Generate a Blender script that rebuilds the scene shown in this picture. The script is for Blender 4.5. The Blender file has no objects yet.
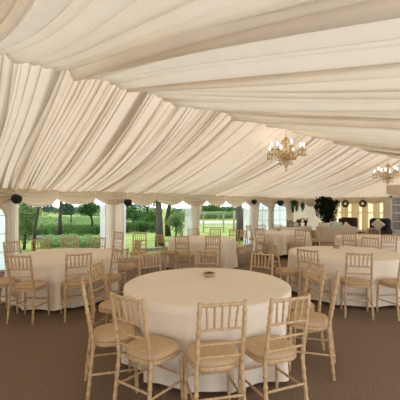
import bpy, math, random
import numpy as np
from mathutils import Vector, Matrix
PI = math.pi
R = math.radians
rnd = random.Random(7)
S = bpy.context.scene
COL = S.collection
sin, cos = math.sin, math.cos

# ------------------------------------------------------------------ materials
def new_mat(name):
    m = bpy.data.materials.new(name); m.use_nodes = True
    nt = m.node_tree; nt.nodes.clear()
    return m, nt, nt.nodes.new('ShaderNodeOutputMaterial')

def noise_color(nt, col, col2, scale, detail=3, stretch=None):
    tc = nt.nodes.new('ShaderNodeTexCoord')
    mp = nt.nodes.new('ShaderNodeMapping')
    if stretch: mp.inputs['Scale'].default_value = stretch
    nz = nt.nodes.new('ShaderNodeTexNoise'); nz.inputs['Scale'].default_value = scale
    nz.inputs['Detail'].default_value = detail
    cr = nt.nodes.new('ShaderNodeValToRGB')
    cr.color_ramp.elements[0].color = (*col, 1); cr.color_ramp.elements[1].color = (*col2, 1)
    cr.color_ramp.elements[0].position = .32; cr.color_ramp.elements[1].position = .68
    nt.links.new(tc.outputs['Object'], mp.inputs['Vector'])
    nt.links.new(mp.outputs['Vector'], nz.inputs['Vector'])
    nt.links.new(nz.outputs['Fac'], cr.inputs['Fac'])
    return cr.outputs['Color'], nz.outputs['Fac']

def mat(name, col, col2=None, scale=8, rough=.6, metal=0, bump=0, stretch=None, spec=.3, detail=3):
    m, nt, out = new_mat(name)
    b = nt.nodes.new('ShaderNodeBsdfPrincipled')
    b.inputs['Roughness'].default_value = rough; b.inputs['Metallic'].default_value = metal
    b.inputs['Specular IOR Level'].default_value = spec
    c, f = noise_color(nt, col, col2 or tuple(x*.85 for x in col), scale, detail, stretch)
    nt.links.new(c, b.inputs['Base Color'])
    if bump:
        bp = nt.nodes.new('ShaderNodeBump'); bp.inputs['Strength'].default_value = bump
        bp.inputs['Distance'].default_value = .01
        nt.links.new(f, bp.inputs['Height']); nt.links.new(bp.outputs['Normal'], b.inputs['Normal'])
    nt.links.new(b.outputs['BSDF'], out.inputs['Surface'])
    return m

def cloth_mat(name, col, trans, tcol=None, col2=None, clear=0, scale=3):
    """woven cloth: reflects and lets light through"""
    m, nt, out = new_mat(name)
    d = nt.nodes.new('ShaderNodeBsdfDiffuse'); t = nt.nodes.new('ShaderNodeBsdfTranslucent')
    c, f = noise_color(nt, col, col2 or tuple(x*.94 for x in col), scale)
    nt.links.new(c, d.inputs['Color'])
    t.inputs['Color'].default_value = (*(tcol or col), 1)
    mx = nt.nodes.new('ShaderNodeMixShader'); mx.inputs[0].default_value = trans
    nt.links.new(d.outputs[0], mx.inputs[1]); nt.links.new(t.outputs[0], mx.inputs[2])
    last = mx
    if clear:
        tr = nt.nodes.new('ShaderNodeBsdfTransparent')
        m2 = nt.nodes.new('ShaderNodeMixShader'); m2.inputs[0].default_value = clear
        nt.links.new(mx.outputs[0], m2.inputs[1]); nt.links.new(tr.outputs[0], m2.inputs[2]); last = m2
    nt.links.new(last.outputs[0], out.inputs['Surface'])
    return m

def emit_mat(name, col, strength):
    m, nt, out = new_mat(name)
    e = nt.nodes.new('ShaderNodeEmission'); e.inputs['Color'].default_value = (*col, 1)
    e.inputs['Strength'].default_value = strength
    nt.links.new(e.outputs[0], out.inputs['Surface'])
    return m

def pane_mat(name, tint, haze, glow=(.85, .92, 1)):
    m, nt, out = new_mat(name)
    tr = nt.nodes.new('ShaderNodeBsdfTransparent'); tr.inputs['Color'].default_value = (*tint, 1)
    gl = nt.nodes.new('ShaderNodeBsdfGlossy'); gl.inputs['Roughness'].default_value = .15
    tl = nt.nodes.new('ShaderNodeBsdfTranslucent'); tl.inputs['Color'].default_value = (*glow, 1)
    a = nt.nodes.new('ShaderNodeMixShader'); a.inputs[0].default_value = haze
    b = nt.nodes.new('ShaderNodeMixShader'); b.inputs[0].default_value = .05
    nt.links.new(tr.outputs[0], a.inputs[1]); nt.links.new(tl.outputs[0], a.inputs[2])
    nt.links.new(a.outputs[0], b.inputs[1]); nt.links.new(gl.outputs[0], b.inputs[2])
    nt.links.new(b.outputs[0], out.inputs['Surface'])
    return m

M = {}
M['lining'] = cloth_mat('ivory_lining', (.82, .72, .59), .20, (.88, .75, .59))
M['lining_cool'] = cloth_mat('white_lining', (.82, .74, .62), .19, (.88, .78, .63))
M['valance'] = cloth_mat('cream_swag', (.72, .62, .47), .25, (.72, .60, .44))
M['wall_lining'] = cloth_mat('wall_lining', (.77, .69, .57), .27, (.80, .72, .60))
M['drape'] = cloth_mat('post_drape', (.80, .73, .63), .30, (.85, .78, .68))
M['sheer'] = cloth_mat('sheer_curtain', (.80, .70, .48), .55, (.74, .60, .36), clear=.06)
M['voile'] = cloth_mat('clear_plastic', (.88, .92, .97), .6, (.88, .93, 1), clear=.3)
M['tablecloth'] = cloth_mat('ivory_tablecloth', (.88, .79, .67), .06, (.8, .7, .55), (.84, .75, .63), scale=2)
M['wood'] = mat('limewashed_beech', (.47, .31, .165), (.60, .43, .255), 9, .5, stretch=(6, 6, 1), bump=.1)
M['pad'] = mat('beige_seat_pad', (.50, .345, .205), (.57, .405, .25), 40, .9, bump=.15)
M['carpet'] = mat('brown_carpet', (.14, .096, .065), (.265, .188, .132), 75, 1, bump=.35, spec=.05, detail=6)
M['alu'] = mat('aluminium', (.5, .5, .5), rough=.4, metal=.8)
M['black'] = mat('black_metal', (.012, .012, .014), rough=.55)
M['brass'] = mat('aged_brass', (.42, .27, .10), (.62, .43, .18), 20, .3, .85)
M['crystal'] = mat('amber_crystal', (.55, .38, .18), (.85, .72, .50), 30, .12, .25, spec=.9)
M['candle'] = mat('ivory_candle_tube', (.85, .78, .62), rough=.4)
M['bulb'] = emit_mat('warm_bulb', (1, .82, .55), 16)
M['white_frame'] = mat('white_paint', (.85, .84, .81), rough=.35)
M['door_net'] = cloth_mat('door_net', (.20, .16, .13), .3, (.22, .17, .13))
M['pane'] = pane_mat('window_plastic', (.60, .66, .74), .72, (.60, .67, .74))
M['pane_fog'] = pane_mat('frosted_plastic', (.9, .85, .7), .94, (.46, .39, .25))
M['door_glass'] = pane_mat('door_glass', (.75, .75, .72), .12)
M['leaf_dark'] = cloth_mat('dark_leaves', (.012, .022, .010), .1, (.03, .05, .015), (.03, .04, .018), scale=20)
M['leaf_mid'] = cloth_mat('mid_leaves', (.045, .10, .035), .4, (.10, .20, .05), (.09, .17, .06), scale=6)
M['leaf_light'] = cloth_mat('light_leaves', (.17, .27, .11), .45, (.25, .38, .14), (.28, .38, .19), scale=5)
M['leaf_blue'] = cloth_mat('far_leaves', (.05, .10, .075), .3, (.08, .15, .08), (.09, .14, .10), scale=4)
M['bark'] = mat('grey_bark', (.075, .065, .055), (.15, .13, .11), 8, .95, bump=.5, stretch=(4, 4, 1))
M['bark_dark'] = mat('dark_bark', (.03, .025, .022), (.07, .06, .05), 8, .95, bump=.5, stretch=(4, 4, 1))
M['lawn'] = mat('lawn_turf', (.14, .21, .055), (.26, .32, .10), .8, 1, spec=.05, detail=8)
M['paving'] = mat('grey_paving', (.22, .21, .20), (.30, .29, .27), 6, .9)
M['soil'] = mat('dark_soil', (.05, .045, .04), (.10, .09, .08), 5, 1)
M['stone'] = mat('pale_stone', (.55, .53, .48), (.68, .66, .61), 3, .9, bump=.4)
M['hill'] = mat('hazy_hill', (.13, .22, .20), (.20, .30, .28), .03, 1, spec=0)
M['timber'] = mat('weathered_timber', (.26, .22, .17), (.36, .31, .24), 5, .9, stretch=(8, 8, 1))
M['vel_brown'] = mat('brown_velvet', (.045, .025, .025), (.07, .04, .04), 15, .85)
M['vel_navy'] = mat('dusky_navy_velvet', (.035, .028, .042), (.055, .045, .065), 15, .85)
M['sofa'] = mat('fawn_upholstery', (.50, .41, .32), (.56, .47, .37), 30, .9)
M['cush_cream'] = mat('cream_cotton', (.66, .58, .44), rough=.9)
M['cush_blue'] = mat('pale_blue_cotton', (.46, .55, .56), rough=.9)
M['dark_wood'] = mat('dark_wood', (.05, .025, .015), (.09, .045, .025), 6, .4)
M['ceramic'] = mat('gold_ceramic', (.55, .40, .20), (.66, .52, .30), 12, .35)
M['petal'] = mat('dark_petals', (.20, .09, .04), (.36, .20, .08), 40, .9)
M['yellow'] = mat('yellow_petals', (.75, .48, .05), (.8, .56, .1), 20, .7)
M['paper'] = mat('pale_print', (.68, .66, .62), (.45, .42, .38), 7, .6)
M['print_dark'] = mat('dark_print', (.09, .08, .07), (.5, .47, .42), 9, .6)
M['twig'] = mat('wreath_twigs', (.06, .05, .02), (.12, .10, .04), 25, .9)

# ------------------------------------------------------------------ mesh helpers
class MB:
    def __init__(s): s.v = []; s.f = []
    def add(s, vs, fs):
        o = len(s.v); s.v += [tuple(p) for p in vs]; s.f += [tuple(i+o for i in f) for f in fs]; return s
    def box(s, c, size, rot=None, bev=0.0):
        x, y, z = (a/2 for a in size); b = min(bev, x*.9, y*.9, z*.9)
        if b <= 0:
            vs = [(i*x, j*y, k*z) for k in (-1, 1) for j in (-1, 1) for i in (-1, 1)]
            fs = [(0,2,3,1), (4,5,7,6), (0,1,5,4), (2,6,7,3), (0,4,6,2), (1,3,7,5)]
        else:
            vs = []; fs = []
            rings = [(-z, b), (-z+b*.3, b*.3), (-z+b, 0), (z-b, 0), (z-b*.3, b*.3), (z, b)]
            n = 0
            for (zz, ins) in rings:
                rr = b
                hx, hy = x-ins, y-ins
                rr = min(b, hx*.9, hy*.9)
                pts = []
                for (cx, cy, a0) in ((hx-rr, hy-rr, 0), (-hx+rr, hy-rr, 90), (-hx+rr, -hy+rr, 180), (hx-rr, -hy+rr, 270)):
                    for q in range(4):
                        a = R(a0+q*30); pts.append((cx+rr*cos(a), cy+rr*sin(a), zz))
                vs += pts; n = len(pts)
            for i in range(len(rings)-1):
                for j in range(n):
                    fs.append((i*n+j, i*n+(j+1) % n, (i+1)*n+(j+1) % n, (i+1)*n+j))
            fs.append(tuple(range(n-1, -1, -1))); fs.append(tuple((len(rings)-1)*n+j for j in range(n)))
        mt = (rot if rot is not None else Matrix.Identity(3)); c = Vector(c)
        return s.add([mt @ Vector(p)+c for p in vs], fs)
    def tube(s, pts, rad, seg=8, closed=False, cap=True):
        pts = [Vector(p) for p in pts]; n = len(pts)
        if not hasattr(rad, '__len__'): rad = [rad]*n
        vs = []; fs = []; prev = None
        for i, p in enumerate(pts):
            if closed: d = pts[(i+1) % n]-pts[i-1]
            else: d = pts[min(i+1, n-1)]-pts[max(i-1, 0)]
            d.normalize()
            if prev is None:
                u = d.orthogonal().normalized()
            else:
                u = (prev-d*prev.dot(d)); u = u.normalized() if u.length > 1e-6 else d.orthogonal().normalized()
            prev = u; w = d.cross(u)
            for k in range(seg):
                a = 2*PI*k/seg; vs.append(p+(u*cos(a)+w*sin(a))*rad[i])
        m = n if closed else n-1
        for i in range(m):
            for k in range(seg):
                j = (i+1) % n
                fs.append((i*seg+k, i*seg+(k+1) % seg, j*seg+(k+1) % seg, j*seg+k))
        if cap and not closed:
            fs.append(tuple(range(seg-1, -1, -1))); fs.append(tuple((n-1)*seg+k for k in range(seg)))
        return s.add(vs, fs)
    def lathe(s, prof, seg=16, c=(0, 0, 0)):
        vs = []; fs = []; n = len(prof)
        for r, z in prof:
            for k in range(seg):
                a = 2*PI*k/seg; vs.append((c[0]+r*cos(a), c[1]+r*sin(a), c[2]+z))
        for i in range(n-1):
            for k in range(seg):
                fs.append((i*seg+k, i*seg+(k+1) % seg, (i+1)*seg+(k+1) % seg, (i+1)*seg+k))
        return s.add(vs, fs)
    def grid(s, P):
        nu, nv = P.shape[:2]
        vs = P.reshape(-1, 3).tolist()
        fs = [(i*nv+j, (i+1)*nv+j, (i+1)*nv+j+1, i*nv+j+1) for i in range(nu-1) for j in range(nv-1)]
        return s.add(vs, fs)
    def ball(s, c, r, seg=10, rings=6, squash=(1, 1, 1)):
        vs = []; fs = []
        for i in range(rings+1):
            t = PI*i/rings
            for k in range(seg):
                a = 2*PI*k/seg
                vs.append((c[0]+r*squash[0]*sin(t)*cos(a), c[1]+r*squash[1]*sin(t)*sin(a), c[2]-r*squash[2]*cos(t)))
        for i in range(rings):
            for k in range(seg):
                fs.append((i*seg+k, i*seg+(k+1) % seg, (i+1)*seg+(k+1) % seg, (i+1)*seg+k))
        return s.add(vs, fs)
    def leaves(s, blobs, n, size, rng, droop=0):
        """many small pointed leaves scattered through ellipsoid clumps"""
        wts = [b[3]*b[4]*b[5] for b in blobs]
        for _ in range(n):
            b = rng.choices(blobs, wts)[0]
            d = Vector((rng.gauss(0, 1), rng.gauss(0, 1), rng.gauss(0, 1))).normalized()*(rng.random()**.45)
            c = Vector((b[0]+d.x*b[3], b[1]+d.y*b[4], b[2]+d.z*b[5]))
            u = Vector((rng.gauss(0, 1), rng.gauss(0, 1), rng.gauss(0, .6)-droop)).normalized()
            w = u.cross(Vector((rng.gauss(0, 1), rng.gauss(0, 1), rng.gauss(0, 1)))).normalized()
            L = size*(.6+.8*rng.random()); k = u.cross(w)*L*.12
            o = len(s.v)
            s.v += [tuple(c-u*L*.5), tuple(c+w*L*.28+k), tuple(c+u*L*.5), tuple(c-w*L*.28+k)]
            s.f += [(o, o+1, o+2), (o, o+2, o+3)]
        return s
    def build(s, name, m, parent=None, smooth=True, kind=None):
        me = bpy.data.meshes.new(name); me.from_pydata(s.v, [], s.f); me.update()
        if smooth: me.polygons.foreach_set('use_smooth', [True]*len(me.polygons))
        if smooth == 'auto':
            me.set_sharp_from_angle(angle=R(40))
        me.materials.append(m)
        o = bpy.data.objects.new(name, me); COL.objects.link(o)
        if parent: o.parent = parent
        if kind: o['kind'] = kind
        return o

def tag(o, label=None, cat=None, group=None, kind=None):
    if label: o['label'] = label
    if cat: o['category'] = cat
    if group: o['group'] = group
    if kind: o['kind'] = kind
    return o
def thing(name, label, cat, loc=(0, 0, 0), rz=0, group=None):
    o = bpy.data.objects.new(name, None); COL.objects.link(o); o.empty_display_size = .1
    o.location = loc; o.rotation_euler = (0, 0, rz)
    return tag(o, label, cat, group)
def copy_tree(o, parent=None):
    c = o.copy(); COL.objects.link(c); c.parent = parent
    for ch in list(o.children): copy_tree(ch, c)
    return c
def struct(name, mb, m, smooth=True): return mb.build(name, m, None, smooth, 'structure')

# ------------------------------------------------------------------ camera
cam = bpy.data.cameras.new('camera'); camo = bpy.data.objects.new('camera', cam); COL.objects.link(camo)
camo.location = (0, 0, 1.58); camo.rotation_euler = (R(90), 0, R(-39.2))
cam.sensor_width = 36; cam.lens = 28.8; cam.shift_y = .01875; cam.clip_end = 1500; cam.clip_start = .02
S.camera = camo

# ------------------------------------------------------------------ marquee dimensions (x along the tent, y towards the windows)
U0, U1 = -3.0, 16.4
NW, NR, NB = 9.2, 4.7, -1.0           # window wall, ridge, near wall
ZE, ZR = 2.06, 3.60
POSTS = [1.42, 4.12, 7.4, 10.4, 13.4]

mb = MB(); mb.grid(np.array([[(u, n, 0) for n in np.linspace(NB, NW, 12)] for u in np.linspace(U0, U1, 20)]))
struct('floor', mb, M['carpet'])

# ---- pleated lining
def pleats(u0, u1, wmin, wmax, amin, amax, seed, nsamp=12):
    rg = np.random.default_rng(seed); b = [u0]
    while b[-1] < u1: b.append(b[-1]+rg.uniform(wmin, wmax)*rg.choice([.6, 1, 1, 1.5]))
    b[-1] = u1
    rows = []
    for i in range(len(b)-1):
        w = b[i+1]-b[i]
        amp = rg.uniform(amin, amax)*min(1, w/((wmin+wmax)/2))**.7
        lean = rg.uniform(-.8, .8); ph = rg.uniform(0, 6.28); fr = rg.uniform(.6, 1.6)
        for q in range(nsamp):
            rows.append((b[i], w, q/nsamp, amp, lean, ph, fr))
    return rows
def lining(rows, base, normal, nv, drift, seed, wave=.5, t0=0, t1=1):
    """base(u,t) -> point on the smooth sheet; pleats hang below it"""
    rg = np.random.default_rng(seed)
    T = np.linspace(t0, t1, nv)
    ph1, ph2 = rg.uniform(0, 6.28, 2)
    P = np.zeros((len(rows), nv, 3))
    for i, (b, w, q, a, lean, ph, fr) in enumerate(rows):
        for j, t in enumerate(T):
            av = a*(1-wave*.5+wave*.5*sin(ph+fr*5*t))
            prof = sin(PI*q)**.75
            du = w*q+lean*w*prof*.9 + drift*sin(b*2.1+ph1+2*t)*t*(1-t)*2 + drift*.5*sin(b*5.3+ph2-3*t)*t
            p = base(b+du, t)
            P[i, j] = (p[0]+normal[0]*av*prof, p[1]+normal[1]*av*prof, p[2]+normal[2]*av*prof)
    return P

ceil = bpy.data.objects.new('ceiling', None); COL.objects.link(ceil); ceil['kind'] = 'structure'
def knife_lining(u0, u1, wmin, wmax, depth, seed, base, normal, nv, drift, soft):
    """gathered cloth laid in overlapping pleats: every pleat hangs over the start of the next"""
    rg = np.random.default_rng(seed)
    b = [u0]
    while b[-1] < u1: b.append(b[-1]+rg.uniform(wmin, wmax)*rg.choice([.55, .8, 1, 1, 1.7]))
    b[-1] = u1
    T = np.linspace(0, 1, nv); cols = []
    ph = (1.1, 4.2, 2.7)
    def shift(u, t):
        return drift*(sin(u*1.7+ph[0]+1.5*t)*sin(PI*t)*1.2+.5*sin(u*4.3+ph[1]-2*t)*t+.25*sin(u*9.1+ph[2])*t)
    for i in range(len(b)-1):
        w = b[i+1]-b[i]; a = depth*rg.uniform(.5, 1.2)*min(1.2, w/((wmin+wmax)/2))
        ov = rg.uniform(.15, .7)*rg.choice([.3, 1, 1]); p1, p2 = rg.uniform(0, 6.28, 2); f1 = rg.uniform(2, 5)
        face = [(q, .12+.88*sin(PI*(.04+.72*q))**.9) for q in np.linspace(0, 1, 9)]
        if soft: face = [(q, .12+.88*sin(PI*(.0+.80*q))**1.3) for q in np.linspace(0, 1, 12)]
        for (q, d) in face+[(1.0, .55), (.9, .3)]:
            col = []
            for t in T:
                o = ov*(.75+.45*sin(p1+f1*t)); aa = a*(.72+.4*sin(p2+f1*.8*t))
                x = q*(1+o) if (q, d) not in ((1.0, .55), (.9, .3)) else ((1+o)*.995 if d == .55 else 1+o*.3)
                u = b[i]+w*x; u += shift(u, t)
                p = base(u, t)
                col.append((p[0]+normal[0]*aa*d, p[1]+normal[1]*aa*d, p[2]+normal[2]*aa*d))
            cols.append(col)
    return np.array(cols)
def base_far(u, t):
    sag = .26*4*t*(1-t)*(.6+.4*(1-t))
    return (u, NR+(NW-NR)*t-.0, ZR+.05-(ZR+.05-ZE)*t-sag)
edges = [U0]+POSTS+[U1]
for k in range(len(edges)-1):
    P = knife_lining(edges[k]-.02, edges[k+1]+.02, .07, .13, .055, 30+k, base_far, (0, -.32, -.95), 24, .07, False)
    MB().grid(P).build('lining_panel', M['lining_cool'] if k == 0 else M['lining'], ceil)
def base_near(u, t):
    sag = .05*4*t*(1-t)
    return (u, NR+.06-(NR+.06-NB)*t, ZR-.03-1.44*t-sag)
P = knife_lining(U0, U1, .06, .15, .115, 91, base_near, (0, .24, -.97), 30, .20, True)
MB().grid(P).build('lining_panel', M['lining_cool'], ceil)
# unseen aluminium roof frame above the lining; rafters added to shade its seams
frame = bpy.data.objects.new('roof_frame', None); COL.objects.link(frame); frame['kind'] = 'structure'
for u in [U0]+POSTS+[U1]:
    m1 = MB(); m1.tube([(u, NW+.1, ZE+.1), (u, NR, ZR+.22), (u, NB-.1, 2.32)], .025, 6); m1.build('rafter', M['alu'], frame)
m1 = MB(); m1.tube([(U0, NR, ZR+.20), (U1, NR, ZR+.20)], .05, 6); m1.build('purlin', M['alu'], frame)
m1 = MB(); m1.tube([(U0, NW+.08, ZE+.06), (U1+.05, NW+.08, ZE+.06)], .06, 6); m1.build('purlin', M['alu'], frame)

# ---- plain pleated linings behind the camera side
def wall_sheet(p0, p1, z0, z1, wl, amp, seed, nrm, nv=6, top=None):
    """vertical pleated sheet from p0 to p1"""
    rows = pleats(0, 1, wl*.6, wl*1.4, amp*.6, amp*1.4, seed, 6); rows.append((1, 0, 0, 0, 0, 0, 1))
    P = np.zeros((len(rows), nv, 3))
    for i, (b, w, q, a, lean, ph, fr) in enumerate(rows):
        for j in range(nv):
            s = min(1, b+w*q); t = j/(nv-1)
            zt = top(s) if top else z1
            d = a*sin(PI*q)
            P[i, j] = (p0[0]+(p1[0]-p0[0])*s+nrm[0]*d, p0[1]+(p1[1]-p0[1])*s+nrm[1]*d, z0+(zt-z0)*t)
    return P
mb = MB().grid(wall_sheet((U0, NB), (U1, NB), 1.85, 2.2, .03, .03, 3, (0, 1)))
for u in [U0]+POSTS+[U1]: mb.grid(wall_sheet((u-.2, NB), (u+.2, NB), 0, 1.9, .06, .04, 3, (0, 1)))  # unseen side; open bays added so daylight reaches the front chairs
struct('wall_right', mb, M['wall_lining'])
def roofline(n):
    return ZE+(ZR-ZE)*(NW-n)/(NW-NR) if n > NR else 2.12+(ZR-2.12)*(n-NB)/(NR-NB)
mb = MB().grid(wall_sheet((U0, NB), (U0, NW), 0, 0, .02, .03, 4, (1, 0), 6, lambda s: roofline(NB+(NW-NB)*s))); struct('wall_back', mb, M['wall_lining'])

# ---- wall with arched windows
def arch_z(x, zs, zt): return zs+(zt-zs)*math.sqrt(max(0, 1-x*x))
def wall_panel(mb, u0, u1, z0, z1, wins, n=NW):
    cuts = {u0, u1}
    for (uc, w, zb, zs, zt) in wins:
        for k in range(17): cuts.add(uc-w/2+w*k/16)
    cuts = sorted(c for c in cuts if u0 <= c <= u1)
    for a, b in zip(cuts[:-1], cuts[1:]):
        win = next((w for w in wins if w[0]-w[1]/2-1e-6 <= a and b <= w[0]+w[1]/2+1e-6), None)
        def slab(za, zb_, zc, zd):
            for nn, fl in ((n, 0), (n+.04, 1)):
                pts = [(a, nn, za), (b, nn, zb_), (b, nn, zd), (a, nn, zc)]
                mb.add(pts, [(0, 1, 2, 3) if fl else (3, 2, 1, 0)])
        if not win: slab(z0, z0, z1, z1)
        else:
            uc, w, zb, zs, zt = win
            if zb > z0: slab(z0, z0, zb, zb)
            fa, fb = arch_z((a-uc)/(w/2), zs, zt), arch_z((b-uc)/(w/2), zs, zt)
            slab(fa, fb, z1, z1)
            mb.add([(a, n, fa), (b, n, fb), (b, n+.04, fb), (a, n+.04, fa)], [(0, 1, 2, 3)])
            if zb > z0: mb.add([(a, n, zb), (b, n, zb), (b, n+.04, zb), (a, n+.04, zb)], [(3, 2, 1, 0)])
WIN = [(.74, 1.1, .03, 1.35, 1.72), (11.08, .85, .55, 1.45, 1.83), (12.33, 1.0, .55, 1.45, 1.84)]
mb = MB(); wall_panel(mb, U0, 1.36, 0, ZE, WIN[:1]); struct('wall_left', mb, M['wall_lining'], False)
mb = MB(); wall_panel(mb, 10.6, 13.4, 0, ZE, WIN[1:]); struct('wall_left.001', mb, M['wall_lining'], False)
mb = MB().grid(wall_sheet((13.4, NW), (U1, NW), 0, ZE, .06, .025, 5, (0, -1))); struct('wall_left.002', mb, M['wall_lining'])
for k, (uc, w, zb, zs, zt) in enumerate(WIN):
    wo = bpy.data.objects.new('window_%d' % (k+1), None); COL.objects.link(wo); wo['kind'] = 'structure'
    m1 = MB(); n = 24
    top = [(uc-w/2+w*i/n, NW+.02, arch_z(-1+2*i/n, zs, zt)) for i in range(n+1)]
    vs = top+[(p[0], p[1], zb) for p in top]
    m1.add(vs, [(i, i+1, n+2+i, n+1+i) for i in range(n)]); m1.build('pane', M['pane'], wo)
    m1 = MB()
    path = [(uc-w/2, NW, zb)]+[(uc-w/2*cos(PI*i/16), NW, zs+(zt-zs)*sin(PI*i/16)) for i in range(17)]+[(uc+w/2, NW, zb)]
    m1.tube(path, .022, 6, closed=True)
    m1.build('window_frame', M['wall_lining'], wo)
    m1 = MB()
    m1.tube([(uc, NW+.01, zb), (uc, NW+.01, zt)], .011, 5)
    zz = zb+.45
    while zz < zs+.05:
        m1.tube([(uc-w/2, NW+.01, zz), (uc+w/2, NW+.01, zz)], .011, 5); zz += .45
    for sg in (-1, 1):
        m1.tube([(uc+sg*w/2*(1-cos(a)), NW+.01, zs-.02+(zt-zs)*.8*sin(a)) for a in np.linspace(0, PI/2*.98, 8)], .009, 5)
    m1.build('glazing_bar', M['white_frame'], wo)
m1 = MB(); m1.tube([(11.7, NW-.03, 0), (11.7, NW-.03, ZE-.1)], .028, 8); struct('trim_1', m1, M['alu'])
for u in (4.12, 7.4, 10.4, 1.44):
    m1 = MB(); m1.box((u, NW+.05, ZE/2), (.10, .08, ZE)); m1.build('trim_2' if u == 4.12 else 'trim_%d' % (3+int(u)), M['alu'], None, False, 'structure')

# ---- swagged valance along the window wall
LOBES = [-2.7, -1.6, -.6, .45, 1.5, 2.48, 3.53, 4.55, 5.58, 6.66, 7.75, 8.75, 9.87, 10.85, 11.9, 13.0, 14.1, 15.2, 16.35]
def swag(P0, P1, nrm, ztop, cusp, belly, rng, nu=26, nv=26):
    P = np.zeros((nu, nv, 3)); ph = rng.uniform(0, 6)
    nf = rng.uniform(3.0, 4.2)
    for i in range(nu):
        x = i/(nu-1); hang = sin(PI*x)**.8
        for j in range(nv):
            v = j/(nv-1)
            zt = ztop; zb = ztop-cusp-(belly-cusp)*hang
            z = zt+(zb-zt)*v
            f = (v**1.3)*nf
            fold = abs(sin(PI*f+ph))**.8
            d = .02+(.025+.045*hang)*fold*min(1, v*3)*(1-.25*v)+.05*hang*v
            zz = z+.012*hang*sin(2*PI*f+ph)*v
            P[i, j] = (P0[0]+(P1[0]-P0[0])*x+nrm[0]*d, P0[1]+(P1[1]-P0[1])*x+nrm[1]*d, zz)
    return P
val = thing('valance', 'cream swagged valance running along the top of the window wall', 'valance')
for a, b in zip(LOBES[:-1], LOBES[1:]):
    MB().grid(swag((a, NW-.04), (b, NW-.04), (0, -1), ZE+.02, .26+rnd.uniform(-.03, .03), .46+rnd.uniform(-.03, .03), rnd)).build('swag', M['valance'], val)

# ---- post drapes and clear side curtains
def curtain(x0, x1, n, z0, z1, folds, amp, seed, pinch=None, flare=0, nrm=(0, -1), axis='u'):
    rg = random.Random(seed); nu = folds*8+1; nv = 18
    P = np.zeros((nu, nv, 3)); xc = (x0+x1)/2
    phs = [rg.uniform(-.5, .5) for _ in range(folds+2)]; am = [rg.uniform(.6, 1.3) for _ in range(folds+2)]
    for i in range(nu):
        s = i/(nu-1); k = s*folds; q = k-int(k) if i < nu-1 else 1
        kk = min(int(k), folds-1)
        for j in range(nv):
            t = j/(nv-1); z = z0+(z1-z0)*t
            sc = 1
            if pinch: sc = 1-pinch[1]*math.exp(-((t-pinch[0])/.16)**2)
            x = xc+(x0+(x1-x0)*s-xc)*sc+flare*(max(0, t-.55)/.45)**1.6*s
            d = amp*am[kk]*sin(PI*q)*(.8+.3*sin(phs[kk]*6+t*3))*sc
            if axis == 'u': P[i, j] = (x, n-d, z)
            else: P[i, j] = (n-d, x, z)
    return MB().grid(P)
tag(curtain(3.84, 4.42, NW-.06, .01, 1.84, 7, .07, 1).build('post_drape', M['drape']), 'cream drape hanging straight over the post beside the tree seen through the window opening', 'curtain')
tag(curtain(7.05, 7.45, NW-.06, .01, 1.86, 6, .08, 2, (.45, .25), .2).build('post_drape', M['drape']), 'cream drape on the post between the grey tree trunk opening and the timber arch opening', 'curtain')
tag(curtain(10.22, 10.75, NW-.06, .01, 1.84, 6, .08, 3, (.45, .2)).build('post_drape', M['drape']), 'cream drape on the post just before the two arched windows', 'curtain')
tag(curtain(1.32, 1.56, NW-.06, .01, 1.86, 3, .03, 4).build('post_drape', M['drape']), 'flat cream drape beside the tall blue arched window', 'curtain')
tag(curtain(3.70, 3.86, NW+.02, .01, 1.86, 5, .05, 5).build('plastic_curtain', M['voile']), 'gathered clear plastic curtain at the garden side of the straight drape, by the round tree', 'curtain')
tag(curtain(4.40, 4.52, NW+.02, .01, 1.86, 4, .05, 6).build('plastic_curtain', M['voile']), 'narrow clear plastic curtain beside the straight drape, under the round black lamp', 'curtain')
tag(curtain(6.80, 7.10, NW+.0, .01, 1.88, 6, .05, 7).build('plastic_curtain', M['voile']), 'white gathered plastic curtain beside the light green bush outside', 'curtain')
tag(curtain(9.84, 10.22, NW+.0, .01, 1.88, 6, .05, 8).build('plastic_curtain', M['voile']), 'white gathered plastic curtain beside the dark trunk at the timber arch opening', 'curtain')

# ---- far gable
GX = U1
mb = MB()
nn = np.linspace(NB, NW, 120)
P = wall_sheet((GX-.05, NB), (GX-.05, NW), ZE-.02, 0, .012, .022, 11, (-1, 0), 8, lambda s: roofline(NB+(NW-NB)*s)+.05)
struct('wall_far', MB().grid(P), M['lining'])
mb = MB()
for (a, b, z0, z1) in ((NB, 4.0, 0, ZE), (6.0, 6.3, 0, ZE), (8.95, NW, 0, ZE), (6.3, 8.95, 0, .45), (6.3, 8.95, 1.9, ZE), (4.0, 6.0, 2.14, ZE+.1)):
    mb.box((GX+.02, (a+b)/2, (z0+z1)/2), (.05, b-a, z1-z0))
struct('wall_far.001', mb, M['wall_lining'], False)
wo = bpy.data.objects.new('window_4', None); COL.objects.link(wo); wo['kind'] = 'structure'
m1 = MB(); m1.add([(GX, 6.3, .45), (GX, 8.95, .45), (GX, 8.95, 1.9), (GX, 6.3, 1.9)], [(0, 1, 2, 3)]); m1.build('pane', M['pane_fog'], wo)
m1 = MB(); m1.tube([(GX-.01, 6.3, 1.32), (GX-.01, 8.95, 1.32)], .02, 6)
for n in (7.15, 8.05): m1.tube([(GX-.01, n, .45), (GX-.01, n, 1.9)], .02, 6)
m1.build('glazing_bar', M['white_frame'], wo)
gc = [(8.55, 8.92, 'by the corner with the potted tree'), (7.95, 8.32, 'behind the wreath nearer the potted tree'), (7.38, 7.78, 'between the two wreaths'), (6.95, 7.25, 'just past the wreath nearer the door'), (6.42, 6.72, 'over the high-backed chair with the cream cushion')]
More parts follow.
